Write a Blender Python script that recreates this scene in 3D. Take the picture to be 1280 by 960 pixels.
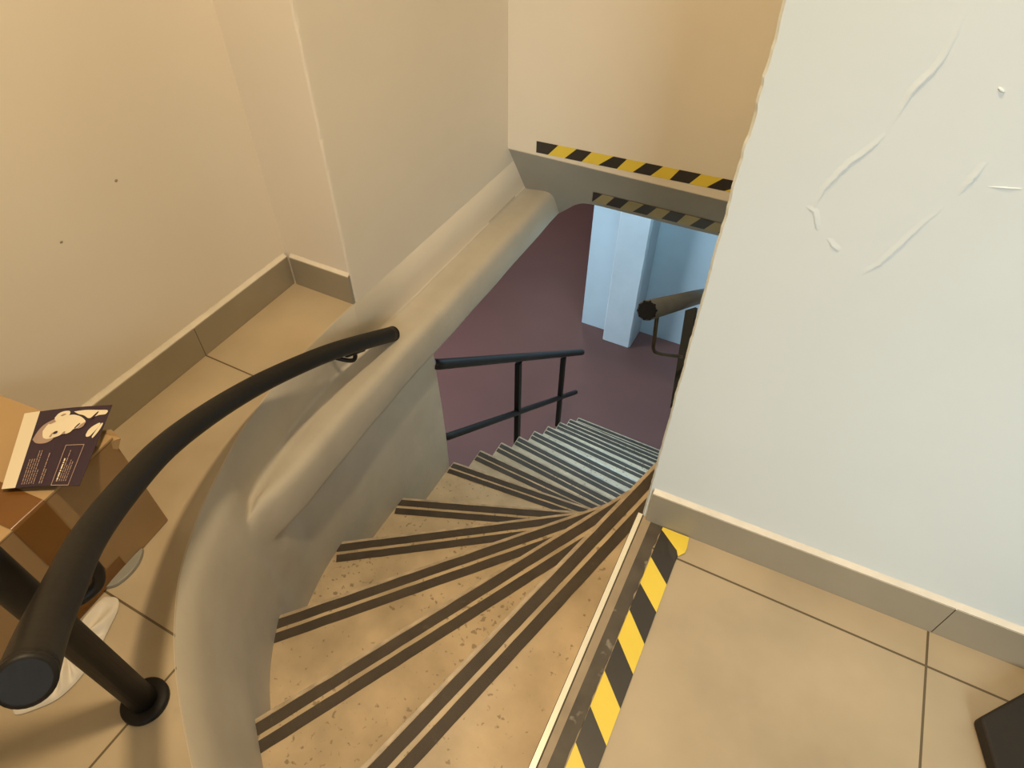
import bpy, bmesh, math, random
from mathutils import Vector, Matrix, noise as mnoise

for o in list(bpy.data.objects):
    bpy.data.objects.remove(o)
SC = bpy.context.scene
COL = SC.collection
random.seed(4)

# ------------------------------------------------------------------ camera, light, exposure
cam_d = bpy.data.cameras.new('camera')
cam = bpy.data.objects.new('camera', cam_d)
COL.objects.link(cam)
SC.camera = cam
cam_d.sensor_width = 36.0
cam_d.lens = 36.0 * 800 / 1280
cam_d.clip_start = 0.02
YAW, PITCH, ROLL = math.radians(27.0), math.radians(45.5), math.radians(0.5)
fwd = Vector((-math.sin(YAW) * math.cos(PITCH), math.cos(YAW) * math.cos(PITCH), -math.sin(PITCH)))
up0 = Vector((-math.sin(YAW) * math.sin(PITCH), math.cos(YAW) * math.sin(PITCH), math.cos(PITCH)))
rt0 = Vector((math.cos(YAW), math.sin(YAW), 0))
rt = rt0 * math.cos(ROLL) + up0 * math.sin(ROLL)
upv = -rt0 * math.sin(ROLL) + up0 * math.cos(ROLL)
m3 = Matrix((rt, upv, -fwd)).transposed()
cam.matrix_world = Matrix.Translation((0, 0, 1.2)) @ m3.to_4x4()

SC.view_settings.view_transform = 'Standard'
SC.view_settings.look = 'None'
SC.view_settings.gamma = 1.0
SC.view_settings.use_curve_mapping = False
SC.view_settings.exposure = -0.25

W = bpy.data.worlds.new('world')
SC.world = W
W.use_nodes = True
W.node_tree.nodes['Background'].inputs[0].default_value = (0.8, 0.75, 0.68, 1)
W.node_tree.nodes['Background'].inputs[1].default_value = 0.02


def lamp(name, loc, aim, size, power, colour, size_y=None, spread=180):
    d = bpy.data.lights.new(name, 'AREA')
    d.energy = power
    d.color = colour
    d.shape = 'RECTANGLE' if size_y else 'DISK'
    d.size = size
    if size_y:
        d.size_y = size_y
    d.spread = math.radians(spread)
    o = bpy.data.objects.new(name, d)
    COL.objects.link(o)
    o.location = loc
    v = Vector(aim) - Vector(loc)
    o.rotation_euler = v.to_track_quat('-Z', 'Y').to_euler()
    return o


WARM = (1.0, 0.76, 0.46)
NEUT = (1.0, 0.93, 0.80)
COOL = (0.68, 0.86, 1.0)
lamp('warm_ceiling_lamp', (-0.42, 0.42, 2.54), (-0.42, 0.42, 0), 0.13, 41, WARM)
lamp('window_daylight', (1.5, -2.3, 1.7), (0.62, 0.82, 0.60), 1.2, 13.5, (0.84, 0.95, 1.0), 1.2, 62)  # added cool fill for the right wall; no window stands behind it
lamp('lower_daylight', (-3.7, 2.1, -1.0), (-0.9, 4.4, -1.8), 0.8, 92, COOL, 1.0)
lamp('lower_ceiling_lamp', (-0.75, 3.3, -0.16), (-0.75, 2.6, -2.3), 0.9, 36, (0.42, 0.76, 1.0), 0.3)  # added cool fill over the lower steps, not a fixture
lamp('lower_hall_lamp', (-2.6, 6.2, -0.4), (-2.3, 5.0, -2.5), 0.8, 16, (1.0, 0.90, 0.86), 0.8)


# ------------------------------------------------------------------ materials
def mat(name, col, rough=0.6, metal=0.0, var=0.06, vscale=4.0, bump=0.0, bscale=40.0, spec=0.5, var2=None):
    m = bpy.data.materials.new(name)
    m.use_nodes = True
    nt = m.node_tree
    b = nt.nodes['Principled BSDF']
    b.inputs['Roughness'].default_value = rough
    b.inputs['Metallic'].default_value = metal
    b.inputs['Specular IOR Level'].default_value = spec
    tc = nt.nodes.new('ShaderNodeTexCoord')
    n = nt.nodes.new('ShaderNodeTexNoise')
    n.inputs['Scale'].default_value = vscale
    n.inputs['Detail'].default_value = 5
    nt.links.new(tc.outputs['Object'], n.inputs['Vector'])
    r = nt.nodes.new('ShaderNodeValToRGB')
    r.color_ramp.elements[0].position = 0.3
    r.color_ramp.elements[1].position = 0.7
    lo = var2 if var2 else tuple(c * (1 - var) for c in col)
    hi = col if var2 else tuple(min(1, c * (1 + var)) for c in col)
    r.color_ramp.elements[0].color = (*lo, 1)
    r.color_ramp.elements[1].color = (*hi, 1)
    nt.links.new(n.outputs['Fac'], r.inputs['Fac'])
    nt.links.new(r.outputs['Color'], b.inputs['Base Color'])
    if bump:
        n2 = nt.nodes.new('ShaderNodeTexNoise')
        n2.inputs['Scale'].default_value = bscale
        n2.inputs['Detail'].default_value = 4
        nt.links.new(tc.outputs['Object'], n2.inputs['Vector'])
        bp = nt.nodes.new('ShaderNodeBump')
        bp.inputs['Strength'].default_value = bump
        bp.inputs['Distance'].default_value = 0.01
        nt.links.new(n2.outputs['Fac'], bp.inputs['Height'])
        nt.links.new(bp.outputs['Normal'], b.inputs['Normal'])
    return m


def speckle(m, col, thr=0.70, scale=26.0, amount=0.75, detail=3.0, stretch=(1, 1, 1)):
    """dark worn spots over a material's colour"""
    nt = m.node_tree
    b = nt.nodes['Principled BSDF']
    src = b.inputs['Base Color'].links[0].from_socket
    tc = next(n for n in nt.nodes if n.type == 'TEX_COORD')
    mp = nt.nodes.new('ShaderNodeMapping')
    mp.inputs['Scale'].default_value = stretch
    nt.links.new(tc.outputs['Object'], mp.inputs['Vector'])
    n = nt.nodes.new('ShaderNodeTexNoise')
    n.inputs['Scale'].default_value = scale
    n.inputs['Detail'].default_value = detail
    nt.links.new(mp.outputs['Vector'], n.inputs['Vector'])
    n3 = nt.nodes.new('ShaderNodeTexNoise')
    n3.inputs['Scale'].default_value = 3.5
    nt.links.new(tc.outputs['Object'], n3.inputs['Vector'])
    ad = nt.nodes.new('ShaderNodeMath')
    ad.operation = 'MULTIPLY_ADD'
    ad.inputs[1].default_value = 0.35
    nt.links.new(n3.outputs['Fac'], ad.inputs[0])
    nt.links.new(n.outputs['Fac'], ad.inputs[2])
    r = nt.nodes.new('ShaderNodeValToRGB')
    r.color_ramp.elements[0].position = thr + 0.16
    r.color_ramp.elements[1].position = thr + 0.22
    r.color_ramp.elements[0].color = (0, 0, 0, 1)
    r.color_ramp.elements[1].color = (amount, amount, amount, 1)
    nt.links.new(ad.outputs[0], r.inputs['Fac'])
    mx = nt.nodes.new('ShaderNodeMixRGB')
    nt.links.new(r.outputs['Color'], mx.inputs['Fac'])
    nt.links.new(src, mx.inputs['Color1'])
    mx.inputs['Color2'].default_value = (*col, 1)
    nt.links.new(mx.outputs['Color'], b.inputs['Base Color'])
    return m


def grid_floor(name, col, grout, ox, px, oy, py, w=0.0022):
    m = mat(name, col, rough=0.42, var=0.16, vscale=3.5)
    nt = m.node_tree
    b = nt.nodes['Principled BSDF']
    src = b.inputs['Base Color'].links[0].from_socket
    tc = next(n for n in nt.nodes if n.type == 'TEX_COORD')
    sp = nt.nodes.new('ShaderNodeSeparateXYZ')
    nt.links.new(tc.outputs['Object'], sp.inputs[0])

    def line(axis, off, per):
        a = nt.nodes.new('ShaderNodeMath'); a.operation = 'SUBTRACT'
        nt.links.new(sp.outputs[axis], a.inputs[0]); a.inputs[1].default_value = off
        d = nt.nodes.new('ShaderNodeMath'); d.operation = 'PINGPONG'
        nt.links.new(a.outputs[0], d.inputs[0]); d.inputs[1].default_value = per / 2
        l = nt.nodes.new('ShaderNodeMath'); l.operation = 'LESS_THAN'
        nt.links.new(d.outputs[0], l.inputs[0]); l.inputs[1].default_value = w
        return l
    lx, ly = line(0, ox, px), line(1, oy, py)
    mxm = nt.nodes.new('ShaderNodeMath'); mxm.operation = 'MAXIMUM'
    nt.links.new(lx.outputs[0], mxm.inputs[0]); nt.links.new(ly.outputs[0], mxm.inputs[1])
    mx = nt.nodes.new('ShaderNodeMixRGB')
    nt.links.new(mxm.outputs[0], mx.inputs['Fac'])
    nt.links.new(src, mx.inputs['Color1'])
    mx.inputs['Color2'].default_value = (*grout, 1)
    nt.links.new(mx.outputs['Color'], b.inputs['Base Color'])
    return m


M = {}
M['cream'] = mat('cream_paint', (0.83, 0.745, 0.615), 0.75, var=0.03, vscale=2.0, bump=0.05, bscale=14)
M['white'] = mat('white_paint', (0.725, 0.765, 0.735), 0.55, var=0.025, vscale=2.0, bump=0.10, bscale=9)
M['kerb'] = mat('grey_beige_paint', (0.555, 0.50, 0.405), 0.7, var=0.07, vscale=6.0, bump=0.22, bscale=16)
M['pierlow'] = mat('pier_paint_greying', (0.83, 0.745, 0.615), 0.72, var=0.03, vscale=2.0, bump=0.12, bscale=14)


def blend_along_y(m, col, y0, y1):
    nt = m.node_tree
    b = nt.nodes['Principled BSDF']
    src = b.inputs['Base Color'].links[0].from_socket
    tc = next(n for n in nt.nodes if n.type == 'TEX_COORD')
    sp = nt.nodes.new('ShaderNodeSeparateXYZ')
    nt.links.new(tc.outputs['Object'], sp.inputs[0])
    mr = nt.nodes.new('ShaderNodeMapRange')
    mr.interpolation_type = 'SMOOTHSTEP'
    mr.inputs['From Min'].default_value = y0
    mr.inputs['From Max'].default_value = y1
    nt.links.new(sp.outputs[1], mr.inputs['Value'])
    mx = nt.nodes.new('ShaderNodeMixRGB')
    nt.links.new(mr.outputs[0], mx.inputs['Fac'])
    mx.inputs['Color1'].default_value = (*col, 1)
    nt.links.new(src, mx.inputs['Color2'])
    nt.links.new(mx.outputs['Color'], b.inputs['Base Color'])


blend_along_y(M['pierlow'], (0.555, 0.50, 0.405), 1.125, 1.50)  # fading light along the pier put into its colour, kerb grey to cream
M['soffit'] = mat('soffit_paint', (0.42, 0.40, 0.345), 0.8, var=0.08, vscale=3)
M['ceiling'] = mat('ceiling_paint', (0.75, 0.73, 0.68), 0.8)
M['tile'] = grid_floor('beige_floor_tile', (0.475, 0.38, 0.25), (0.13, 0.095, 0.05), 0.4745, 0.6093, 0.7585, 0.596)
speckle(M['tile'], (0.28, 0.21, 0.12), thr=0.74, scale=9, amount=0.35)
M['skirting'] = mat('skirting_tile', (0.335, 0.285, 0.20), 0.4, var=0.06, vscale=5)
M['grout'] = mat('dark_grout', (0.10, 0.08, 0.05), 0.9)
M['caulk'] = mat('pale_filler', (0.78, 0.70, 0.56), 0.7, var=0.06, vscale=20, bump=0.3, bscale=60)
M['tread'] = mat('worn_stone_tread', (0.74, 0.585, 0.385), 0.46, var2=(0.43, 0.335, 0.215), vscale=6.5, bump=0.05, bscale=50)
speckle(M['tread'], (0.15, 0.10, 0.055), thr=0.640, scale=68, amount=0.6, detail=4)
M['nosing'] = mat('worn_nosing', (0.52, 0.42, 0.30), 0.35, var=0.25, vscale=30)
M['strip'] = mat('dark_grip_strip', (0.075, 0.055, 0.036), 0.6, var2=(0.050, 0.037, 0.024), vscale=14, bump=0.2, bscale=300)
speckle(M['strip'], (0.13, 0.10, 0.07), thr=0.70, scale=40, amount=0.4)
M['brass'] = mat('pale_metal_nosing', (0.90, 0.84, 0.66), 0.30, metal=0.15, var=0.06, vscale=9)
M['wood'] = mat('tan_landing_edge', (0.34, 0.26, 0.165), 0.5, var=0.18, vscale=12)
M['oldtape'] = mat('worn_dark_edge_band', (0.075, 0.060, 0.042), 0.55, var=0.3, vscale=18)
speckle(M['oldtape'], (0.30, 0.26, 0.20), thr=0.66, scale=26, amount=0.7)
M['tyel'] = mat('hazard_yellow', (0.86, 0.65, 0.075), 0.38, var=0.04)
M['tyel_old'] = mat('faded_hazard_yellow', (0.50, 0.41, 0.20), 0.6, var=0.08, vscale=9)  # same tape yellow, with the soffit's shade put into the colour
M['tblk'] = mat('hazard_black', (0.035, 0.03, 0.025), 0.40, var=0.2)
M['black'] = mat('black_rail_paint', (0.012, 0.010, 0.008), 0.5, spec=0.3, var=0.2, bump=0.05, bscale=60)
M['red'] = mat('dark_red_floor', (0.185, 0.076, 0.062), 0.5, var=0.10, vscale=1.2)
M['bluewall'] = mat('pale_blue_white_paint', (0.60, 0.69, 0.74), 0.6, var=0.04, bump=0.15, bscale=10)
M['column'] = mat('chipped_column_paint', (0.68, 0.73, 0.76), 0.6, var=0.05, bump=0.35, bscale=22)
M['card'] = mat('cardboard', (0.36, 0.22, 0.098), 0.75, var=0.06, vscale=6, bump=0.05, bscale=90)  # body colour darkened to carry the shade on the sides; flaps stay lighter
M['cardin'] = mat('cardboard_flap', (0.50, 0.33, 0.16), 0.75, var=0.05, vscale=6)
M['ptape'] = mat('brown_packing_tape', (0.20, 0.085, 0.018), 0.22, var=0.12, vscale=8)
M['purple'] = mat('flyer_deep_purple', (0.040, 0.020, 0.038), 0.30, var=0.06)
M['paper'] = mat('flyer_cream_print', (0.88, 0.78, 0.58), 0.40, var=0.02)
M['shade1'] = mat('flyer_mid_tone_print', (0.42, 0.30, 0.24), 0.40, var=0.1, vscale=30)
M['cloth'] = mat('white_plastic_bag', (0.72, 0.66, 0.56), 0.5, var=0.05, bump=0.15, bscale=30)
M['greyplastic'] = mat('grey_plastic_rim', (0.30, 0.29, 0.25), 0.35)
M['dark'] = mat('dark_case_fabric', (0.020, 0.014, 0.008), 0.7, var=0.2, bump=0.1, bscale=120)
M['steel'] = mat('brushed_steel', (0.115, 0.130, 0.150), 0.5, metal=0.6, var=0.12, vscale=12)
M['chrome'] = mat('chrome', (0.75, 0.74, 0.72), 0.12, metal=1.0, var=0.02)
M['darkrod'] = mat('dark_steel_rod', (0.09, 0.085, 0.08), 0.25, metal=0.9, var=0.1)
M['cap'] = mat('black_plastic_cap', (0.006, 0.006, 0.008), 0.6, spec=0.15)
M['post'] = mat('dark_grey_post', (0.014, 0.017, 0.020), 0.6, spec=0.25)


# ------------------------------------------------------------------ helpers
def link(name, me, parent=None):
    o = bpy.data.objects.new(name, me)
    COL.objects.link(o)
    if parent:
        o.parent = parent
    return o


def obj(name, bm, mats, parent=None, smooth=False, recalc=True):
    if recalc:
        bmesh.ops.recalc_face_normals(bm, faces=bm.faces[:])
    me = bpy.data.meshes.new(name)
    bm.to_mesh(me)
    bm.free()
    for k in (mats if isinstance(mats, (list, tuple)) else [mats]):
        me.materials.append(M[k])
    if smooth:
        for p in me.polygons:
            p.use_smooth = True
    return link(name, me, parent)


def struct(name, bm, mats, **k):
    o = obj(name, bm, mats, **k)
    o['kind'] = 'structure'
    return o


def tag(o, label, cat, group=None):
    o['label'] = label
    o['category'] = cat
    if group:
        o['group'] = group
    return o


def thing(name, label, cat, loc=(0, 0, 0), group=None):
    o = bpy.data.objects.new(name, None)
    COL.objects.link(o)
    o.empty_display_size = 0.05
    return tag(o, label, cat, group)


def box(bm, x0, x1, y0, y1, z0, z1, mi=0):
    v = [bm.verts.new((x, y, z)) for z in (z0, z1) for y in (y0, y1) for x in (x0, x1)]
    for f in ((0, 1, 3, 2), (4, 6, 7, 5), (0, 4, 5, 1), (2, 3, 7, 6), (0, 2, 6, 4), (1, 5, 7, 3)):
        bm.faces.new([v[i] for i in f]).material_index = mi


def prism(bm, pts, z0, z1, mi=0):
    """vertical prism over a plan polygon"""
    a = [bm.verts.new((p[0], p[1], z0)) for p in pts]
    b = [bm.verts.new((p[0], p[1], z1)) for p in pts]
    n = len(pts)
    bm.faces.new(a[::-1]).material_index = mi
    bm.faces.new(b).material_index = mi
    for i in range(n):
        bm.faces.new((a[i], a[(i + 1) % n], b[(i + 1) % n], b[i])).material_index = mi


def solid(bm, top, off, mi=0):
    """a polygon in space, given thickness by an offset vector"""
    off = Vector(off)
    a = [bm.verts.new(Vector(p)) for p in top]
    b = [bm.verts.new(Vector(p) + off) for p in top]
    n = len(top)
    bm.faces.new(a).material_index = mi
    bm.faces.new(b[::-1]).material_index = mi
    for i in range(n):
        bm.faces.new((a[i], b[i], b[(i + 1) % n], a[(i + 1) % n])).material_index = mi


def catmull(P, n=8):
    P = [Vector(p) for p in P]
    Q = [2 * P[0] - P[1]] + P + [2 * P[-1] - P[-2]]
    out = []
    for i in range(1, len(Q) - 2):
        a, b, c, d = Q[i - 1:i + 3]
        for k in range(n):
            t = k / n
            out.append(0.5 * ((2 * b) + (c - a) * t + (2 * a - 5 * b + 4 * c - d) * t * t + (3 * b - a - 3 * c + d) * t ** 3))
    out.append(P[-1])
    return out


def tube(bm, path, r, seg=20, caps=True, mi=0, round_end=0.0):
    path = [Vector(p) for p in path]
    n = len(path)
    rings = []
    ref = None
    for i, p in enumerate(path):
        t = (path[min(i + 1, n - 1)] - path[max(i - 1, 0)]).normalized()
        if ref is None:
            ref = Vector((0, 0, 1)) if abs(t.z) < 0.9 else Vector((1, 0, 0))
        u = (ref - t * ref.dot(t)).normalized()
        ref = u
        w = t.cross(u)
        rr = r[i] if isinstance(r, (list, tuple)) else r
        rings.append([bm.verts.new(p + (u * math.cos(a) + w * math.sin(a)) * rr) for a in [2 * math.pi * k / seg for k in range(seg)]])
    for a, b in zip(rings, rings[1:]):
        for k in range(seg):
            f = bm.faces.new((a[k], a[(k + 1) % seg], b[(k + 1) % seg], b[k]))
            f.material_index = mi
            f.smooth = True
    if caps:
        for rg in (rings[0], rings[-1]):
            bm.faces.new(rg).material_index = mi
    return rings


def tube_obj(name, path, r, m, parent, seg=20, caps=True):
    bm = bmesh.new()
    tube(bm, path, r, seg, caps)
    return obj(name, bm, m, parent)


def loft(bm, rows, mi=0):
    vs = [[bm.verts.new(p) for p in r] for r in rows]
    for a, b in zip(vs, vs[1:]):
        for k in range(len(a) - 1):
            f = bm.faces.new((a[k], a[k + 1], b[k + 1], b[k]))
            f.material_index = mi
            f.smooth = True
    return vs


def bevel(o, w, seg=2):
    md = o.modifiers.new('bevel', 'BEVEL')
    md.width = w
    md.segments = seg
    md.limit_method = 'ANGLE'
    md.angle_limit = math.radians(40)
    return o


# ------------------------------------------------------------------ the plan (metres; the landing is z = 0)
RISE = 0.17
PIER_X, JOG_Y, FACE_Y = -1.106, 1.125, 2.118
WALL_Y, WALL_X = 0.820, -0.098          # the near wall and its free end
FLOOR2 = -15 * RISE
LEDGE_TOP, LEDGE_BOT = -0.158, -0.303

# stairwell rim: x, y, offset of the tread line, ledge projection
RIM = [(-0.10, -0.115, .03, 0), (-0.28, -0.105, .03, 0), (-0.45, -0.060, .035, 0), (-0.589, 0.018, .04, 0),
       (-0.70, 0.090, .045, 0), (-0.790, 0.162, .045, 0), (-0.880, 0.258, .045, 0), (-0.945, 0.362, .045, 0.0), (-0.974, 0.420, .047, 0.0),
       (-0.996, 0.475, .050, .030), (-1.024, 0.545, .057, .074), (-1.048, 0.615, .068, .100), (-1.081, 0.761, .085, .122), (-1.099, 0.920, .098, .132),
       (-1.106, 1.125, .106, .135), (-1.106, 1.38, .108, .135), (-1.106, 1.70, .108, .134), (-1.106, 2.10, .108, .133), (-1.106, 2.40, .108, .133)]
R4 = catmull([Vector(p) for p in [(a, b, c) for a, b, c, d in RIM]], 8)
W4 = catmull([Vector((d, 0, 0)) for a, b, c, d in RIM], 8)
RIMS = [(p.x if p.y < 1.125 else PIER_X, p.y, max(.02, p.z), max(0, w.x)) for p, w in zip(R4, W4)]


def rim_normal(i):
    a, b = RIMS[max(i - 1, 0)], RIMS[min(i + 1, len(RIMS) - 1)]
    t = Vector((b[0] - a[0], b[1] - a[1])).normalized()
    return Vector((t.y, -t.x))


# ------------------------------------------------------------------ setting: landing
rim_low = []
for i, (x, y, d, w) in enumerate(RIMS):
    if y <= JOG_Y:
        nn = rim_normal(i)
        rim_low.append((x - nn.x * .0015, y - nn.y * .0015))
bm = bmesh.new()
outline = [(WALL_X + 0.002, -0.115)] + rim_low[1:] + [(PIER_X - .004, JOG_Y + .02), (-1.40, JOG_Y + .02), (-1.40, -2.6), (2.6, -2.6), (2.6, 0.95), (WALL_X + .01, 0.83), (WALL_X + 0.002, 0.83)]
prism(bm, outline, -0.30, 0.0)
struct('floor', bm, 'tile')

# landing edge along the first step: pale metal nosing, tan band, worn dark band
ex = lambda y: -0.1015 - 0.010 * (y - 0.28)
YA, YB = -0.11, 0.826


def edge_band(o0, o1, z0, z1, mi=0, x1=None):
    prism(bm, [(ex(YA) + o0, YA), (x1 if x1 else ex(YA) + o1, YA), (x1 if x1 else ex(YB) + o1, YB), (ex(YB) + o0, YB)], z0, z1, mi)


bm = bmesh.new()
edge_band(0, 0.0100, -0.03, 0.0035)
edge_band(-0.0012, 0, -0.03, 0.0025, 1)
struct('trim_2', bm, ['brass', 'grout'])
bm = bmesh.new()
edge_band(0.0128, 0, -0.02, 0.0015, 0, -0.0755)
edge_band(0.0100, 0.0128, -0.02, 0.0005, 1)
struct('trim_3', bm, ['wood', 'grout'])
bm = bmesh.new()
# worn band with a ragged edge towards the tape
y = -0.11
right = []
while y < 0.825:
    right.append((-0.0495 + 0.0035 * mnoise.noise(Vector((y * 14, 0, 0))) + 0.003 * mnoise.noise(Vector((y * 60, 3, 0))), y))
    y += 0.006
right.append((-0.046, 0.826))
prism(bm, [(-0.0755, 0.826), (-0.0755, -0.11)] + right, 0.0, 0.0012)
struct('trim_4', bm, 'oldtape')

# ------------------------------------------------------------------ setting: upper walls
def wall_x(y):
    return -1.333 + (1.14 - y) * 0.017


bm = bmesh.new()
prism(bm, [(wall_x(1.3) - .010, 1.3), (wall_x(-2.6) - .010, -2.6), (-1.5, -2.6), (-1.5, 1.3)], 0, 2.6)
struct('wall_left', bm, 'cream')
bm = bmesh.new()
# the pier beside the stairwell, with a slightly rounded, chipped corner
pts = [(-1.5, JOG_Y + .010), (PIER_X - .022, JOG_Y + .010), (PIER_X - .006, JOG_Y + .010), (PIER_X - .001, JOG_Y + .0125), (PIER_X, JOG_Y + .018), (PIER_X, JOG_Y + .034), (PIER_X, 2.75), (-1.5, 2.75)]
zs = [0 + 2.6 * k / 130 for k in range(131)]
rings = []
for z in zs:
    j = 0.0025 * mnoise.noise(Vector((z * 23, 1, 5))) + 0.0015 * mnoise.noise(Vector((z * 80, 1, 5)))
    rings.append([bm.verts.new((p[0] + (j if i in (2, 3) else 0), p[1] + (abs(j) if i in (3, 4) else 0), z)) for i, p in enumerate(pts)])
for a, b in zip(rings, rings[1:]):
    for k in range(len(pts)):
        bm.faces.new((a[k], a[(k + 1) % 8], b[(k + 1) % 8], b[k]))
bm.faces.new(rings[0][::-1])
bm.faces.new(rings[-1])
struct('wall_pier', bm, 'cream')

# the wall that hangs over the flight, with its sloping underside
bm = bmesh.new()
sl = lambda z: FACE_Y + (0.066 - z) / 1.52
low = catmull([(-1.12, -0.42, 0), (-1.02, -0.345, 0), (-0.930, -0.255, 0), (-0.865, -0.190, 0), (-0.800, -0.163, 0), (-0.65, -0.158, 0), (-0.40, -0.155, 0), (-0.27, -0.150, 0), (-0.09, -0.14, 0)], 5)
xs = [p.x for p in low]
top = [bm.verts.new((x, FACE_Y, 0.072)) for x in xs]
hi = [bm.verts.new((x, FACE_Y, 2.6)) for x in xs]
t2 = [bm.verts.new((x, FACE_Y + 0.006, 0.066)) for x in xs]
bt = [bm.verts.new((p.x, sl(p.y), p.y)) for p in low]
bk = [bm.verts.new((p.x, sl(p.y) + 0.7, p.y)) for p in low]
for a, b, mi in ((hi, top, 0), (top, t2, 0), (t2, bt, 1), (bt, bk, 1)):
    for k in range(len(xs) - 1):
        f = bm.faces.new((a[k], a[k + 1], b[k + 1], b[k]))
        f.material_index = mi
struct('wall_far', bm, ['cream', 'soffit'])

bm = bmesh.new()
# near right wall with an uneven free end
wy = lambda x: 0.8255 + (x - WALL_X) * 0.026
pts = [(WALL_X + .004, wy(WALL_X)), (WALL_X + .024, wy(WALL_X + .024)), (2.6, wy(2.6)), (2.6, 2.75), (WALL_X, 2.75), (WALL_X, wy(WALL_X) + .025), (WALL_X, wy(WALL_X) + .005)]
zs = [-0.02 + 2.62 * k / 262 for k in range(263)]
rings = []
for z in zs:
    j = 0.0020 * mnoise.noise(Vector((z * 17, 9, 5))) + 0.0016 * mnoise.noise(Vector((z * 70, 9, 5)))
    chip = 0.004 * max(0, 1 - abs(z - 0.865) / 0.03) + 0.003 * max(0, 1 - abs(z - 0.93) / 0.05) * (0.5 + mnoise.noise(Vector((z * 120, 2, 2))))
    rings.append([bm.verts.new((p[0] + (j + chip if i in (0, 6) else 0), p[1] + (0.5 * chip if i in (6,) else 0), z)) for i, p in enumerate(pts)])
for a, b in zip(rings, rings[1:]):
    for k in range(7):
        bm.faces.new((a[k], a[(k + 1) % 7], b[(k + 1) % 7], b[k]))
bm.faces.new(rings[0][::-1])
bm.faces.new(rings[-1])
wr = struct('wall_right', bm, 'white')


def lip(bm, pts, side, width=0.009, h=0.0013):
    """lifted edge of a flake of paint on the right wall; pts are (x, z)"""
    P = catmull([(x, z, 0) for x, z in pts], 6)
    n = len(P)
    rows = []
    for i, p in enumerate(P):
        t = (P[min(i + 1, n - 1)] - P[max(i - 1, 0)]).normalized()
        nn = Vector((t.y, -t.x, 0)) * side
        e = math.sin(math.pi * min(1, max(0, (i + .4) / n))) ** 0.9
        jit = 0.0015 * mnoise.noise(Vector((i * .9, pts[0][0] * 50, 1)))
        row = []
        for o, hh in ((-0.0012, 0), (0.0, 1), (0.25, .72), (0.6, .25), (1.0, -0.05)):
            q = p + nn * (o * width if o > 0 else o) + nn * jit
            row.append((q.x, wy(q.x) - hh * h * e + 0.0001, q.y))
        rows.append(row)
    loft(bm, rows)


for pts, side in (([(0.076, 1.02), (0.075, 0.965), (0.064, 0.938), (0.060, 0.925), (0.055, 0.894)], 1),
                  ([(0.052, 0.885), (0.046, 0.868), (0.030, 0.842), (0.020, 0.823), (0.012, 0.80), (0.009, 0.771)], 1),
                  ([(-0.002, 0.777), (0.009, 0.771), (0.016, 0.757), (0.022, 0.748)], -1),
                  ([(0.036, 0.740), (0.046, 0.731), (0.056, 0.726)], -1),
                  ([(0.093, 0.700), (0.108, 0.722), (0.118, 0.748), (0.128, 0.776), (0.143, 0.815)], -1),
                  ([(0.150, 0.83), (0.156, 0.853), (0.160, 0.872)], -1),
                  ([(0.172, 0.847), (0.19, 0.850), (0.203, 0.852)], .4)):
    bm = bmesh.new()
    lip(bm, pts, side)
    obj('lifted_paint_flake', bm, 'white', wr, recalc=True)
bm = bmesh.new()
bmesh.ops.create_icosphere(bm, subdivisions=2, radius=1, matrix=Matrix.Translation((0.137, wy(0.137), 0.946)) @ Matrix.Rotation(0.5, 4, 'Y') @ Matrix.Diagonal((0.0045, 0.002, 0.0018, 1)))
obj('paint_blob', bm, 'white', wr, smooth=True)

bm = bmesh.new()
box(bm, -1.5, 2.6, -2.62, -2.6, 0, 2.6)
struct('wall_near', bm, 'cream')
bm = bmesh.new()
box(bm, 2.6, 2.62, -2.6, 1.2, 0, 2.6)
struct('wall_side', bm, 'white')
bm = bmesh.new()
box(bm, -1.5, 2.62, -2.62, 2.75, 2.6, 2.65)
struct('ceiling', bm, 'ceiling')

wl = bpy.data.objects['wall_left']
for y, z, r in ((0.578, 0.463, .0035), (0.743, 0.521, .004)):
    bm = bmesh.new()
    bmesh.ops.create_icosphere(bm, subdivisions=2, radius=1, matrix=Matrix.Translation((wall_x(y) - .010, y, z)) @ Matrix.Diagonal((.0012, r, r * .8, 1)))
    obj('wall_chip', bm, 'skirting', wl, smooth=True)

# tiled skirting with a bead of pale filler along its top
SK = 0.099


def skirting(name, a, b, nrm, joints):
    """board from a to b (plan), its face pushed out along nrm; joints are distances from a"""
    a, b, nrm = Vector(a), Vector(b), Vector(nrm).normalized()
    L = (b - a).length
    t = (b - a) / L
    bm = bmesh.new()
    cuts = [0] + joints + [L]
    for c0, c1 in zip(cuts, cuts[1:]):
        g0 = 0.0010 if c0 else 0
        g1 = 0.0010 if c1 < L else 0
        p0, p1 = a + t * (c0 + g0), a + t * (c1 - g1)
        prism(bm, [p0, p1, p1 - nrm * .009, p0 - nrm * .009], 0.0005, SK, 0)
    for c in joints:
        p0, p1 = a + t * (c - .0011), a + t * (c + .0011)
        prism(bm, [p0 - nrm * .0012, p1 - nrm * .0012, p1 - nrm * .009, p0 - nrm * .009], 0.0005, SK, 1)
    n = int(L / 0.012)
    rows = []
    for i in range(n + 1):
        p = a + t * (L * i / n)
        w = 0.0105 + 0.0012 * mnoise.noise(Vector((i * .21, a.x * 9, 0)))
        q0, q1, q2, q3 = p + nrm * .0003, p - nrm * .001, p - nrm * .006, p - nrm * .0098
        rows.append([(q0.x, q0.y, SK - .002), (q1.x, q1.y, SK + .0012), (q2.x, q2.y, SK + w * .35), (q3.x, q3.y, SK + w)])
    for lst in loft(bm, rows, 2):
        pass
    return struct(name, bm, ['skirting', 'grout', 'caulk'])


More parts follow.
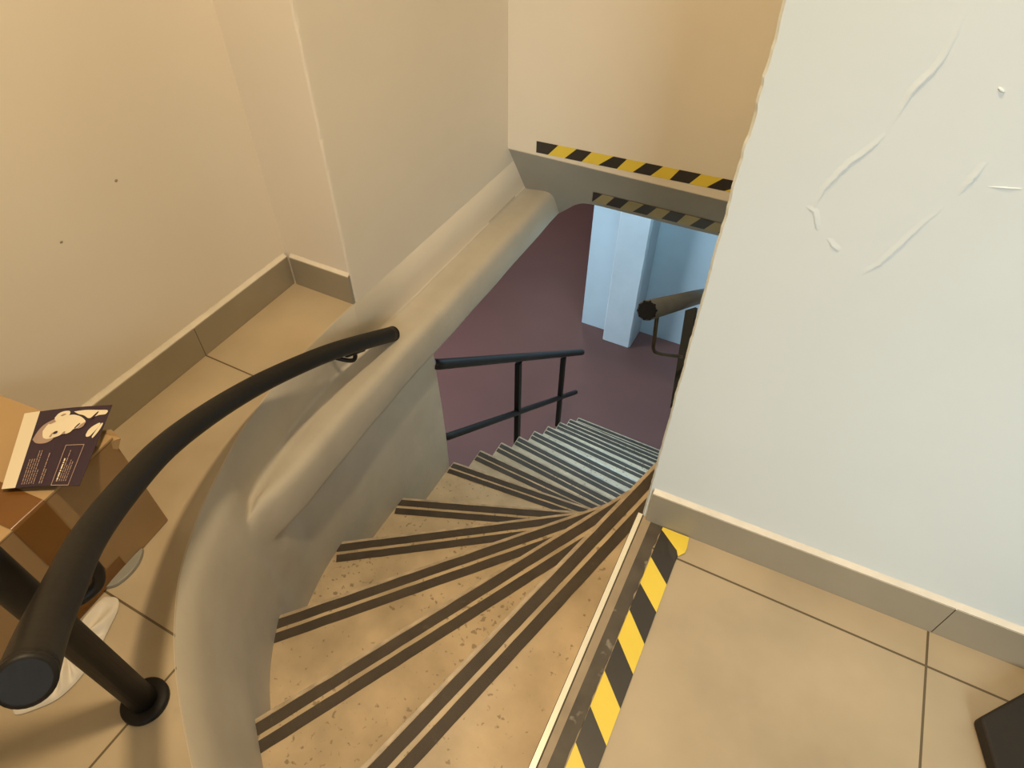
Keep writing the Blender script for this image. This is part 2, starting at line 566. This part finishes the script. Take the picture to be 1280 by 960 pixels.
skirting('baseboard_right', (-0.087, wy(-0.087) - .009), (2.6, wy(2.6) - .009), (0.026, -1), [0.566, 1.175, 1.784])
skirting('baseboard_left', (wall_x(1.126), 1.126), (wall_x(-2.6), -2.6), (1, 0.017), [0.3675, 0.9635, 1.5595, 2.1555])
skirting('baseboard_pier', (-1.325, JOG_Y + .001), (PIER_X - .001, JOG_Y + .001), (0, -1), [])

# ------------------------------------------------------------------ setting: stairwell edge, ledge, lower walls
END_Y = 1.372                            # the lower wall stops here, the ledge runs on


def edge_profile(i):
    """cross-section at a station: rim, ledge, and what hangs below it"""
    x, y, d, w = RIMS[i]
    n = rim_normal(i) if y <= 1.125 else Vector((1, 0))
    g = min(1.0, w / 0.060)
    jz = 0.004 * mnoise.noise(Vector((x * 6, y * 6, 0)))
    L, B = LEDGE_TOP + jz, LEDGE_BOT + jz
    rr = min(.026, w * .45)
    gl = min(1.0, max(0.0, (y - .465) / .15)) if x < -.9 else 0.0
    ub = (w - .0005) * (1 - gl) + (d - .020) * gl
    led = [(-.004, 0.0006), (0.0006, -.0015), (0, -.11), (0, L - .002), (0.001, L - .012), (0.008, L - .018), (.40 * w, L - .008), (w - rr * 1.3, L - .001), (w - rr * .62, L - .004), (w - rr * .25, L - .013),
           (w, L - rr * 1.2), (w + .001, (L + B) / 2 - .02), (w, B + .016), (w - .002 * gl, B + .004), (w - .008 * gl, B), (ub, B + .001), (ub + .001, B - .03)]
    zz = [.0006, -.0015, -.10, -.14, -.16, -.17, -.18, -.19, -.20, -.22, -.24, -.26, -.28, -.29, -.30, -.31, -.335]
    PL = lambda z: d * (1 - (1 - min(1, max(0, -z) / .42)) ** 2.0)
    pl = [(-.004, .0006)] + [(PL(z), z) for z in zz[1:]]
    prof = [(a[0] * g + b[0] * (1 - g), a[1] * g + b[1] * (1 - g)) for a, b in zip(led, pl)]
    la = [(ub + (d - ub) * .3, -.45), (ub + (d - ub) * .7, -.62), (ub + (d - ub) * .95, -.80), (d, -.95), (d + .002, -1.4), (d, FLOOR2)]
    lb = [(PL(z), z) for o, z in la]
    prof += [(a[0] * g + b[0] * (1 - g), a[1]) for a, b in zip(la, lb)]
    out = []
    for o, z in prof:
        jv = 0.003 * mnoise.noise(Vector((x * 5, y * 5, z * 6))) * min(1, max(0, (-z - .05) / .08))
        out.append((x + n.x * (o + jv), y + n.y * (o + jv), z))
    return out, B


def paint_pier(bm):
    for f in bm.faces:
        c = f.calc_center_median()
        if c.y > 1.125 and c.z > LEDGE_TOP - .008 and c.x < PIER_X + .006:
            f.material_index = 1


stop = max(i for i, r in enumerate(RIMS) if r[1] <= END_Y)
bm = bmesh.new()
rows = [edge_profile(i)[0] for i in range(stop + 1)]
rows.append([(p[0], END_Y, p[2]) for p in rows[-1]])
loft(bm, rows)
paint_pier(bm)
# the wall's free end, and its back
low_end = [p for p in rows[-1][15:]]
e0 = [bm.verts.new(p) for p in low_end]
e1 = [bm.verts.new((PIER_X - .12, END_Y, p[2])) for p in low_end]
e2 = [bm.verts.new((PIER_X - .12, -0.2, p[2])) for p in low_end]
for k in range(len(e0) - 1):
    bm.faces.new((e0[k], e1[k], e1[k + 1], e0[k + 1]))
    bm.faces.new((e1[k], e2[k], e2[k + 1], e1[k + 1]))
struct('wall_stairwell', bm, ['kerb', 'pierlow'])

bm = bmesh.new()
rows = []
for i in range(stop, len(RIMS)):
    r, B = edge_profile(i)
    r = r[:15]
    if i == stop:
        r = [(p[0], END_Y, p[2]) for p in r]
    r.append((PIER_X - .35, r[0][1], B))
    rows.append(r)
loft(bm, rows)
paint_pier(bm)
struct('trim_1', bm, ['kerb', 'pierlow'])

bm = bmesh.new()
box(bm, WALL_X, 0.06, 0.83, 3.06, FLOOR2, -0.02)
box(bm, WALL_X, 0.06, -0.115, 0.83, FLOOR2, -0.30)
struct('wall_inner', bm, 'kerb')

# ------------------------------------------------------------------ setting: lower level
bm = bmesh.new()
box(bm, -5, 3, -1.2, 8.5, FLOOR2 - .05, FLOOR2)
struct('floor_lower', bm, 'red')
bm = bmesh.new()
box(bm, -5, PIER_X - .02, -1.2, 8.5, LEDGE_BOT - .001, LEDGE_BOT + .03)
box(bm, PIER_X - .02, 3, 2.42, 8.5, -0.13, -0.10)
box(bm, 0.0, 3, 0.9, 2.45, -0.33, -0.30)
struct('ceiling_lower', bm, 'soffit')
for nm, d in (('wall_lower_left', (-5.05, -5, -1.2, 8.5)), ('wall_lower_right', (3, 3.05, -1.2, 8.5)), ('wall_lower_far', (-5, 3, 8.5, 8.55)), ('wall_lower_near', (-5, 3, -1.25, -1.2))):
    bm = bmesh.new()
    box(bm, *d, FLOOR2, -0.02)
    struct(nm, bm, 'bluewall')
# partition with a column against it
bm = bmesh.new()
prism(bm, [(-1.474, 4.276), (-1.20, 4.276), (-1.20, 4.40), (2.9, 4.40), (2.9, 4.60), (-1.474, 4.60)], FLOOR2, -0.115)
struct('wall_lower_partition', bm, 'bluewall')
bm = bmesh.new()
N = 40
rows = []
for k in range(N + 1):
    z = FLOOR2 + 0.004 + (2.43 - .004) * k / N
    jj = [0.004 * mnoise.noise(Vector((z * 7, c, 0))) + (0.012 * max(0, 1 - k / 2.0)) * mnoise.noise(Vector((c * 3, 1, 1))) for c in range(6)]
    rows.append([(-1.225 + jj[0], 4.41, z), (-1.222 + jj[1], 4.155, z), (-1.212 + jj[1], 4.142, z), (-0.982 + jj[2], 4.142, z), (-0.968 + jj[3], 4.156, z), (-0.966 + jj[4], 4.41, z)])
loft(bm, rows)
for f in bm.faces:
    f.smooth = False
struct('column', bm, 'column')

# ------------------------------------------------------------------ the winding staircase
NOSE_OUT = {0: (-0.107, -0.112), 1: (-0.459, -0.062), 2: (-0.738, 0.104), 3: (-0.947, 0.370), 4: (-1.012, 0.724), 5: (-1.018, 1.052),
            6: (-0.997, 1.404), 7: (-0.997, 1.630), 8: (-0.997, 1.841), 9: (-0.997, 2.047), 10: (-0.997, 2.254), 11: (-0.997, 2.462), 12: (-0.997, 2.668), 13: (-0.997, 2.868), 14: (-0.997, 3.052)}
NOSE_IN = {0: 0.93, 1: 1.24, 2: 1.285, 3: 1.34, 4: 1.385, 5: 1.43, 6: 1.482, 7: 1.592, 8: 1.755, 9: 1.95, 10: 2.165, 11: 2.39, 12: 2.61, 13: 2.825, 14: 3.03}
stair = thing('staircase', 'steep winding stone staircase with double dark grip strips descending to the red floor', 'staircase')
for k in range(1, 15):
    z = -k * RISE
    o0, o1 = Vector(NOSE_OUT[k - 1]), Vector(NOSE_OUT[k])
    i0, i1 = Vector((WALL_X, NOSE_IN[k - 1])), Vector((WALL_X, NOSE_IN[k]))
    d1 = (i1 - o1).normalized()
    back = Vector((-d1.y, d1.x))            # towards the descent
    if (o1 - o0).dot(back) < 0:
        back = -back
    mids = []
    if k <= 5:
        for x, y, d, w in RIMS:
            if k == 1 and -0.44 < x < -0.13 and y < .0:
                mids.append(Vector((x, y)))
            if 2 <= k <= 5 and (o0.y + .02) < y < (o1.y - .02) and x < -.45:
                mids.append(Vector((x, y)) + Vector((.01, 0)))
    bk = 0.03
    d0 = (i0 - o0).normalized()
    b0 = Vector((-d0.y, d0.x))
    if (o1 - o0).dot(b0) < 0:
        b0 = -b0
    q0, q1 = o0 - b0 * bk, i0 - b0 * bk
    if k >= 7:
        q0.x = o1.x
    if k == 6:
        mids = [Vector((-1.015, 1.25)), Vector((-1.015, 1.366)), Vector((-0.997, 1.375))]
    q1.x = WALL_X
    poly = [q0] + mids + [o1, i1, q1]
    bm = bmesh.new()
    prism(bm, poly, z - RISE - 0.05, z)
    st = obj('step', bm, 'tread', stair)
    # nosing edge: a thin worn arris along the front
    ends = lambda off: (o1 - back * off + d1 * 0.0, i1 - back * off)

    def band(name, off0, off1, z0, z1, m, jit=0.0):
        bm = bmesh.new()
        n = 40
        A, B = [], []
        for t in range(n + 1):
            p = o1.lerp(i1, t / n)
            j0 = jit * mnoise.noise(Vector((t * .8, k * 3.1, 0)))
            j1 = jit * mnoise.noise(Vector((t * .8, k * 3.1, 9)))
            A.append(p - back * (off0 + j0))
            B.append(p - back * (off1 + j1))
        lim0 = 0.004 if k >= 6 else 0.0
        A = [Vector((max(v.x, o1.x + lim0), v.y)) for v in A]
        B = [Vector((max(v.x, (o1.x + lim0) if k >= 6 else v.x), v.y)) for v in B]
        prism(bm, A + B[::-1], z0, z1)
        return obj(name, bm, m, st)
    band('nosing_edge', -0.0015, 0.0065, z - 0.012, z + 0.0008, 'nosing')
    if k < 6:
        band('grip_strip', 0.0085, 0.0345, z, z + 0.0022, 'strip', 0.0012)
        band('grip_strip', 0.0460, 0.0720, z, z + 0.0022, 'strip', 0.0012)
    else:
        band('grip_strip', 0.0085, 0.0305, z, z + 0.0022, 'strip', 0.0012)
        band('grip_strip', 0.0400, 0.0620, z, z + 0.0022, 'strip', 0.0012)


# ------------------------------------------------------------------ hazard tapes
def hazard(name, label, P, edge_a, edge_b, cat, grp, first_black, yellow='tyel', th=0.0006):
    """P maps (s, t, h) to space; edge_a and edge_b are stripe borders along the two long edges"""
    bm = bmesh.new()
    for i in range(len(edge_a) - 1):
        a0, a1, b0, b1 = edge_a[i], edge_a[i + 1], edge_b[i], edge_b[i + 1]
        mi = 0 if (i % 2 == 0) == first_black else 1
        n = 4
        for lo, hi, flip in ((0, 1, 0),):
            g = [[bm.verts.new(P(a0 + (a1 - a0) * u / n + ((b0 + (b1 - b0) * u / n) - (a0 + (a1 - a0) * u / n)) * v / n, v / n, th)) for v in range(n + 1)] for u in range(n + 1)]
            for u in range(n):
                for v in range(n):
                    f = bm.faces.new((g[u][v], g[u + 1][v], g[u + 1][v + 1], g[u][v + 1]))
                    f.material_index = mi
    bmesh.ops.remove_doubles(bm, verts=bm.verts[:], dist=1e-6)
    r = bmesh.ops.extrude_face_region(bm, geom=bm.faces[:])
    vs = [e for e in r['geom'] if isinstance(e, bmesh.types.BMVert)]
    nrm = (Vector(P(0, 0, 1)) - Vector(P(0, 0, 0))).normalized()
    for v in vs:
        v.co += nrm * th
    o = obj(name, bm, ['tblk', yellow])
    return tag(o, label, cat, grp)


GT = 'black and yellow hazard tapes'
# on the landing; s runs along -y
A = [-0.8155, -0.736, -0.670, -0.607, -0.544, -0.476, -0.408, -0.343, -0.278, -0.212, -0.147, -0.082, -0.017, 0.04]
B = [-0.8158, -0.763, -0.691, -0.626, -0.556, -0.494, -0.428, -0.362, -0.297, -0.232, -0.166, -0.10, -0.035, 0.04]
A = [-0.8155, -0.8085] + A[1:-1]
B = [-0.8158] + B[1:]


def pf(s, t, h):
    w = 0.004 * max(0, 1 - abs(-s - 0.785) / 0.03) if t > .9 else 0
    return (-0.0480 + t * 0.0485 + w + (0.009 * t if -s > 0.765 else 0), -s, 0.0014 + h + (0.002 * t if -s > 0.77 else 0))


hazard('hazard_tape', 'black and yellow striped tape stuck along the tiled landing edge', pf, A, B, 'tape', None, False)
A = [-0.984, -0.895, -0.821, -0.762, -0.678, -0.627, -0.556, -0.494, -0.435, -0.359, -0.285, -0.2, -0.13]
B = [-0.984, -0.935, -0.866, -0.798, -0.732, -0.660, -0.599, -0.533, -0.463, -0.393, -0.332, -0.27, -0.19]


def pu(s, t, h):
    return (s, FACE_Y - h, 0.1275 + (s + .98) * 0.030 - t * (0.0445 - (s + .98) * 0.003))


hazard('hazard_tape', 'bright black and yellow tape along the bottom of the upper overhead wall', pu, A, B, 'tape', None, True)
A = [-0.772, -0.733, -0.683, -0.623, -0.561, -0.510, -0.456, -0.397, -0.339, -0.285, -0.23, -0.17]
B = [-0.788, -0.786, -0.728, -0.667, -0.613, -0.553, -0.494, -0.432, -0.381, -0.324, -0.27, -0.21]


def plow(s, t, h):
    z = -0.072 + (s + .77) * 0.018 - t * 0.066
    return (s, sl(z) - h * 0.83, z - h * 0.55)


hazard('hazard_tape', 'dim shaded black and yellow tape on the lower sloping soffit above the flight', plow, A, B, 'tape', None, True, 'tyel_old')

# ------------------------------------------------------------------ curved black handrail on its post
hr = thing('handrail', 'curved black tubular handrail on a flanged post beside the stairwell', 'handrail')
RAIL = [(-0.470, -0.009, .617), (-0.554, .029, .548), (-0.635, .081, .487), (-0.727, .146, .419), (-0.813, .235, .351), (-0.895, .353, .283), (-0.952, .474, .218),
        (-0.998, .608, .148), (-1.022, .732, .089), (-1.030, .884, .023), (-1.036, 1.017, -.045), (-1.040, 1.200, -.145)]
path = catmull(RAIL, 8)
tube_obj('rail_tube', path, 0.0240, 'black', hr, 28)
for p, q in ((path[0], path[1]), (path[-1], path[-2])):
    t = (p - q).normalized()
    tube_obj('end_cap', [p - t * .002, p + t * .003, p + t * .005], [.0245, .0245, .020], 'black', hr, 28)
PX, PY = -0.7455, 0.0542
post = tube_obj('newel_post', [(PX, PY, 0.004), (PX, PY, 0.93)], 0.0225, 'black', hr, 24)
tube_obj('post_cap', [(PX, PY, 0.93), (PX, PY, 0.936), (PX, PY, .942)], [.0235, .0235, .015], 'black', hr, 24)
tube_obj('base_flange', [(PX, PY, 0.0), (PX, PY, 0.007), (PX, PY, 0.010), (PX, PY, .011)], [.040, .040, .037, .024], 'black', hr, 32)
c = Vector((-0.700, .126, .436))
tube_obj('bracket', catmull([c + Vector((0, 0, -.018)), c + Vector((0, -.002, -.050)), c + Vector((-.004, -.014, -.072)), c + Vector((-.016, -.040, -.080)), (PX + .003, PY + .020, .362), (PX, PY + .012, .366)], 6), 0.0085, 'black', hr, 12)
c = Vector((-1.036, 1.017, -.045))
tube_obj('bracket', catmull([c + Vector((0, 0, -.018)), c + Vector((0, -.003, -.048)), c + Vector((-.012, -.012, -.058)), (-1.080, .985, -.090), (-1.102, .980, -.085)], 6), 0.0065, 'black', hr, 12)
tube_obj('bracket_saddle', [c + Vector((.002, .035, -.041)), c + Vector((.002, -.035, -.007))], 0.010, 'black', hr, 12)

# ------------------------------------------------------------------ lower railing
lr = thing('stair_railing', 'black two-rail steel railing at the open side of the lower flight', 'railing')


def lowrail(y, base):
    return base - 0.7765 * (y - 1.392)


X = -1.0125
P0, P1 = (X, 1.400, -0.432), (X, 3.0, lowrail(3.0, -0.432))
tube_obj('top_rail', [(X - .012, 1.380, -.424), (X - .004, 1.388, -.428)] + [(X, 1.402, -0.438), P1], 0.0205, 'black', lr, 18)
tube_obj('mid_rail', [(X - .014, 1.384, -.842), (X - .005, 1.392, -.848), (X, 1.405, -0.857), (X, 2.97, -0.853 - .752 * (2.97 - 1.397))], 0.0160, 'black', lr, 16)
for y in (2.055, 2.672):
    bm = bmesh.new()
    zt = lowrail(y, -0.432)
    box(bm, X - .013, X + .013, y - .014, y + .014, zt - 0.66, zt - .035)
    pst = obj('post', bm, 'black', lr)
    tube_obj('saddle', [(X, y, zt - .06), (X, y, zt - .038), (X, y + .028, zt - .038 - .012), (X, y + .055, lowrail(y + .055, -.432) - .012)], 0.006, 'black', pst, 10)

# ------------------------------------------------------------------ steel handrail on the inner wall of the stair
tb = thing('inner_handrail', 'brushed steel handrail with black end cap, glimpsed past the edge of the white wall', 'handrail')
Aq, Bq = Vector((-0.2598, 1.2231, 0.2277)), Vector((-0.2304, 1.8577, -0.1551))
t = (Bq - Aq).normalized()
Eq = Aq + t * 1.55
bm = bmesh.new()
tube(bm, [Aq, Aq + t * .0015, Eq - t * .0015, Eq], [.0235, .025, .025, .0235], 32)
obj('steel_tube', bm, 'steel', tb)
for P0, sg in ((Aq, 1), (Eq, -1)):
    bm = bmesh.new()
    tube(bm, [P0 - t * .004 * sg, P0 - t * .002 * sg, P0 + t * .002 * sg], [.0205, .0222, .0222], 32)
    for k in range(10):
        a = 2 * math.pi * k / 10
        u = Vector((0, 0, 1))
        u = (u - t * u.dot(t)).normalized()
        w = t.cross(u)
        p = P0 + (u * math.cos(a) + w * math.sin(a)) * .0222
        tube(bm, [p - t * .0025 * sg, p + t * .0020 * sg], .0030, 8)
    obj('end_cap', bm, 'cap', tb)
for d in (0.0, 0.95):
    o3 = t * d
    tube_obj('bracket_rod', catmull([Vector(q) + o3 for q in ((-0.2455, 1.2900, .1780), (-0.2430, 1.2790, .1560), (-0.2352, 1.2631, .1115), (-0.2315, 1.2622, .0815), (-0.2180, 1.2780, .0600), (-0.1726, 1.3762, -.0137))], 6), 0.0052, 'darkrod', tb, 12)
    bm = bmesh.new()
    p0, p1 = Vector((-0.2145, 1.5200, .0330)) + o3, Vector((-0.1620, 1.3300, -.1570)) + o3
    solid(bm, [p0, p1, p1 + Vector((.024, .012, .012)), p0 + Vector((.024, .012, .012))], (.004, .022, -.018))
    solid(bm, [p1, p1 + Vector((0, .03, .012)), (WALL_X + .001, p1.y + .03, p1.z + .012), (WALL_X + .001, p1.y, p1.z)], (0, .006, -.022))
    obj('support_bar', bm, 'post', tb)

# ------------------------------------------------------------------ cardboard box by the left wall
BX0, BX1, BY0, BY1, BH = -1.306, -1.003, -0.030, 0.338, 0.280
cb = thing('cardboard_box', 'brown cardboard box sealed with packing tape against the left wall', 'box')
bm = bmesh.new()
box(bm, BX0, BX1, BY0, BY1, 0.001, BH - .004)
bevel(obj('carton_body', bm, 'card', cb), 0.003)
ym = 0.157
for y0, y1, dz in ((BY0, ym - .001, 0.0), (ym + .001, BY1, 0.0015)):
    bm = bmesh.new()
    box(bm, BX0, BX1 + .001, y0, y1, BH - .004, BH + dz)
    bevel(obj('flap', bm, 'cardin', cb), 0.001)
bm = bmesh.new()
rows = []
for y in (ym - .031, ym - .01, ym + .01, ym + .031):
    rows.append([(BX0 + .005, y, BH + .0022), (-1.15, y, BH + .0021), (BX1 - .004, y, BH + .0022), (BX1 + .0015, y, BH + .0012), (BX1 + .0022, y, BH - .006), (BX1 + .0014, y, .12), (BX1 + .0012, y, .045)])
loft(bm, rows)
obj('packing_tape', bm, 'ptape', cb)
bm = bmesh.new()
rows = []
for z in (.004, .02, .042):
    rows.append([(BX1 + .0012, y, z) for y in (BY0 + .01, .05, .11, .17, .22)])
loft(bm, rows)
obj('packing_tape', bm, 'ptape', cb)
bm = bmesh.new()
# crumpled upper corner of the carton
solid(bm, [(BX1 + .002, BY1 - .004, BH - .03), (BX1 + .004, BY1 + .010, BH - .012), (BX1 - .012, BY1 + .012, BH + .004), (BX1 - .035, BY1 - .004, BH + .006), (BX1 - .006, BY1 - .030, BH + .004)], (-.004, -.004, -.004))
obj('torn_corner', bm, 'cardin', cb)

TH = math.radians(5.7)                   # the box stands a little askew
cb.matrix_world = Matrix.Translation((BX1, BY1, 0)) @ Matrix.Rotation(TH, 4, 'Z') @ Matrix.Translation((-BX1, -BY1, 0))

# ------------------------------------------------------------------ flyer on the box
FC = [Vector((-1.181, .296)), Vector((-1.042, .383)), Vector((-0.949, .234)), Vector((-1.060, .168))]   # corners: top left, top right, bottom right, bottom left


def fl(u, v, h=0.0):
    """u to the right along the leaflet as the photo shows it, v down"""
    a = FC[0].lerp(FC[1], u)
    b = FC[3].lerp(FC[2], u)
    p = a.lerp(b, v)
    return (p.x, p.y, 0.2910 + 0.010 * (1 - v) * (0.4 + u) + 0.004 * math.sin(u * 3.0) + h)


def sheet(bm, poly, h, mi=0, th=0.0):
    vs = [bm.verts.new(fl(u, v, h)) for u, v in poly]
    f = bm.faces.new(vs)
    f.material_index = mi


def strip_grid(bm, u0, u1, v0, v1, h, n=10):
    g = [[bm.verts.new(fl(u0 + (u1 - u0) * i / n, v0 + (v1 - v0) * j / n, h)) for j in range(n + 1)] for i in range(n + 1)]
    for i in range(n):
        for j in range(n):
            bm.faces.new((g[i][j], g[i + 1][j], g[i + 1][j + 1], g[i][j + 1]))


bm = bmesh.new()
strip_grid(bm, 0, 1, 0, 1, 0)
r = bmesh.ops.extrude_face_region(bm, geom=bm.faces[:])
for v in r['geom']:
    if isinstance(v, bmesh.types.BMVert):
        v.co.z -= 0.0008
fo = obj('flyer', bm, 'purple')
tag(fo, 'dark purple printed flyer with a cream photo portrait lying on the cardboard box', 'flyer')
bm = bmesh.new()
strip_grid(bm, 0, 0.185, 0, 1, .0006)
obj('cream_border', bm, 'paper', fo)


def blob(name, pts, h, m, n=5):
    P = catmull([(u, v, 0) for u, v in pts] + [(pts[0][0], pts[0][1], 0)], n)[:-1]
    bm = bmesh.new()
    sheet(bm, [(p.x, p.y) for p in P], h)
    bmesh.ops.triangulate(bm, faces=bm.faces[:])
    return obj(name, bm, m, fo, recalc=False)


# portrait lying on its side, crown of the head to the left
face = [(.30, .30), (.335, .22), (.39, .17), (.45, .16), (.53, .12), (.60, .11), (.68, .135), (.735, .17), (.775, .215), (.765, .26), (.72, .275), (.70, .30), (.665, .31), (.64, .345), (.60, .365), (.56, .36), (.52, .385), (.46, .405), (.39, .415), (.33, .385)]
blob('portrait_hair', [(.205, .40), (.235, .30), (.28, .22), (.34, .175), (.40, .15), (.44, .20), (.40, .30), (.45, .38), (.455, .425), (.38, .465), (.27, .455)], .0007, 'shade1')
blob('portrait_face', face, .0011, 'paper')
blob('portrait_ear', [(.395, .13), (.425, .075), (.48, .05), (.545, .055), (.56, .10), (.53, .14), (.46, .17), (.41, .17)], .0014, 'paper')
blob('portrait_ear_fold', [(.455, .11), (.485, .09), (.52, .092), (.50, .112), (.475, .12)], .0017, 'shade1')
blob('portrait_temple', [(.345, .19), (.395, .165), (.425, .185), (.405, .20), (.36, .215)], .0016, 'shade1')
blob('portrait_eye', [(.435, .345), (.462, .322), (.49, .325), (.487, .35), (.455, .36)], .0018, 'purple')
blob('portrait_brow', [(.405, .39), (.425, .345), (.438, .345), (.428, .395)], .0016, 'shade1')
blob('portrait_nose', [(.545, .365), (.565, .335), (.585, .34), (.575, .37)], .0016, 'shade1')
blob('portrait_mouth', [(.672, .30), (.69, .265), (.715, .235), (.722, .245), (.70, .28), (.684, .305)], .0018, 'purple')
blob('portrait_chin', [(.705, .30), (.735, .25), (.775, .225), (.77, .275), (.73, .305)], .0014, 'shade1')
blob('portrait_collar', [(.595, .065), (.72, .055), (.88, .065), (.975, .075), (.97, .125), (.90, .135), (.85, .155), (.79, .17), (.73, .13), (.66, .105)], .0009, 'paper')
blob('portrait_collar_fold', [(.82, .17), (.85, .12), (.875, .085), (.882, .10), (.865, .14), (.835, .185)], .0013, 'purple')
blob('portrait_hand', [(.835, .39), (.845, .33), (.88, .28), (.935, .24), (.955, .255), (.94, .31), (.91, .37), (.885, .41), (.85, .415)], .0009, 'paper')
blob('portrait_finger', [(.915, .42), (.935, .34), (.965, .25), (.985, .255), (.975, .33), (.95, .40), (.93, .435)], .0011, 'paper')
# lines of small print, unreadable in the photograph, running along the leaflet's height
def rule(u, v0, v1, w=.010, m='paper', name='print_line'):
    bm = bmesh.new()
    v = v0
    rnd = random.Random(int(u * 977))
    while v < v1 - .004:
        e = min(v1, v + rnd.uniform(.015, .06))
        sheet(bm, [(u, v), (u + w, v), (u + w, e), (u, e)], .0010)
        v = e + .008
    obj(name, bm, m, fo)


for i, (a, b) in enumerate(((.66, .97), (.66, .97), (.66, .97), (.56, .97), (.56, .97), (.80, .97))):
    rule(.255 + i * .030, a, b, .011, 'shade1')
rule(.480, .60, .97, .011, 'shade1')
rule(.508, .80, .97, .011, 'shade1')
rule(.690, .68, .95, .016, 'paper', 'print_heading')
for i, (a, b) in enumerate(((.58, .95), (.76, .95), (.70, .95), (.72, .95))):
    rule(.725 + i * .026, a, b, .009, 'shade1')
bm = bmesh.new()
for a, b, c, d in ((.645, .51, .865, .518), (.645, .992, .865, 1.0), (.645, .51, .653, 1.0), (.857, .51, .865, 1.0)):
    sheet(bm, [(a, b), (c, b), (c, d), (a, d)], .0010)
obj('print_frame', bm, 'shade1', fo)

# ------------------------------------------------------------------ white bag on the floor, grey rim under the box
bm = bmesh.new()
rim = [(-0.975, .155), (-0.950, .163), (-0.930, .148), (-0.912, .112), (-0.893, .070), (-0.882, .025), (-0.885, -.012), (-0.902, -.040), (-0.926, -.064), (-0.945, -.056), (-0.950, -.03), (-0.952, 0.02), (-0.960, .07), (-0.973, .12)]
P = catmull([(x, y, 0) for x, y in rim] + [(rim[0][0], rim[0][1], 0)], 6)[:-1]
cx, cy = -0.925, 0.045
rows = []
for s in (1.0, .96, .86, .72, .55, .38, .2, .02):
    row = []
    for i, p in enumerate(P + [P[0]]):
        x, y = cx + (p.x - cx) * s, cy + (p.y - cy) * s
        fold = 0.008 * math.sin(math.atan2(p.y - cy, p.x - cx) * 13 + 2 * mnoise.noise(Vector((x * 20, y * 20, 0)))) * (1 - s) * s * 4
        z = 0.002 + 0.022 * (1 - s) ** 0.5 + fold + 0.004 * mnoise.noise(Vector((x * 30, y * 30, 2))) * (1 - s)
        row.append((x, y, max(z, .0012)))
    rows.append(row)
loft(bm, rows)
bmesh.ops.remove_doubles(bm, verts=bm.verts[:], dist=1e-5)
bg = obj('plastic_bag', bm, 'cloth', smooth=True)
tag(bg, 'crumpled white bag lying flat on the tiles behind the post flange', 'bag')

bm = bmesh.new()
arc = [(-0.984, .168), (-0.973, .180), (-0.968, .200), (-0.969, .222), (-0.976, .243), (-0.989, .260), (-0.993, .255), (-0.989, .20)]
P = catmull([(x, y, 0) for x, y in arc], 6)
prism(bm, [(p.x, p.y) for p in P], 0.001, 0.010)
o = bevel(obj('plastic_tray', bm, 'greyplastic'), .003)
tag(o, 'grey curved plastic tray edge poking out beside the foot of the cardboard box', 'tray')

# ------------------------------------------------------------------ dark case at the right
bm = bmesh.new()
prism(bm, [(0.550, 0.690), (0.640, 0.795), (0.95, 0.80), (1.05, 0.55), (0.86, 0.26), (0.66, 0.32)], 0.001, 0.030)
o = bevel(obj('flat_case', bm, 'dark'), .006, 3)
tag(o, 'flat black case on the tiles at the right, cut off by the frame', 'case')
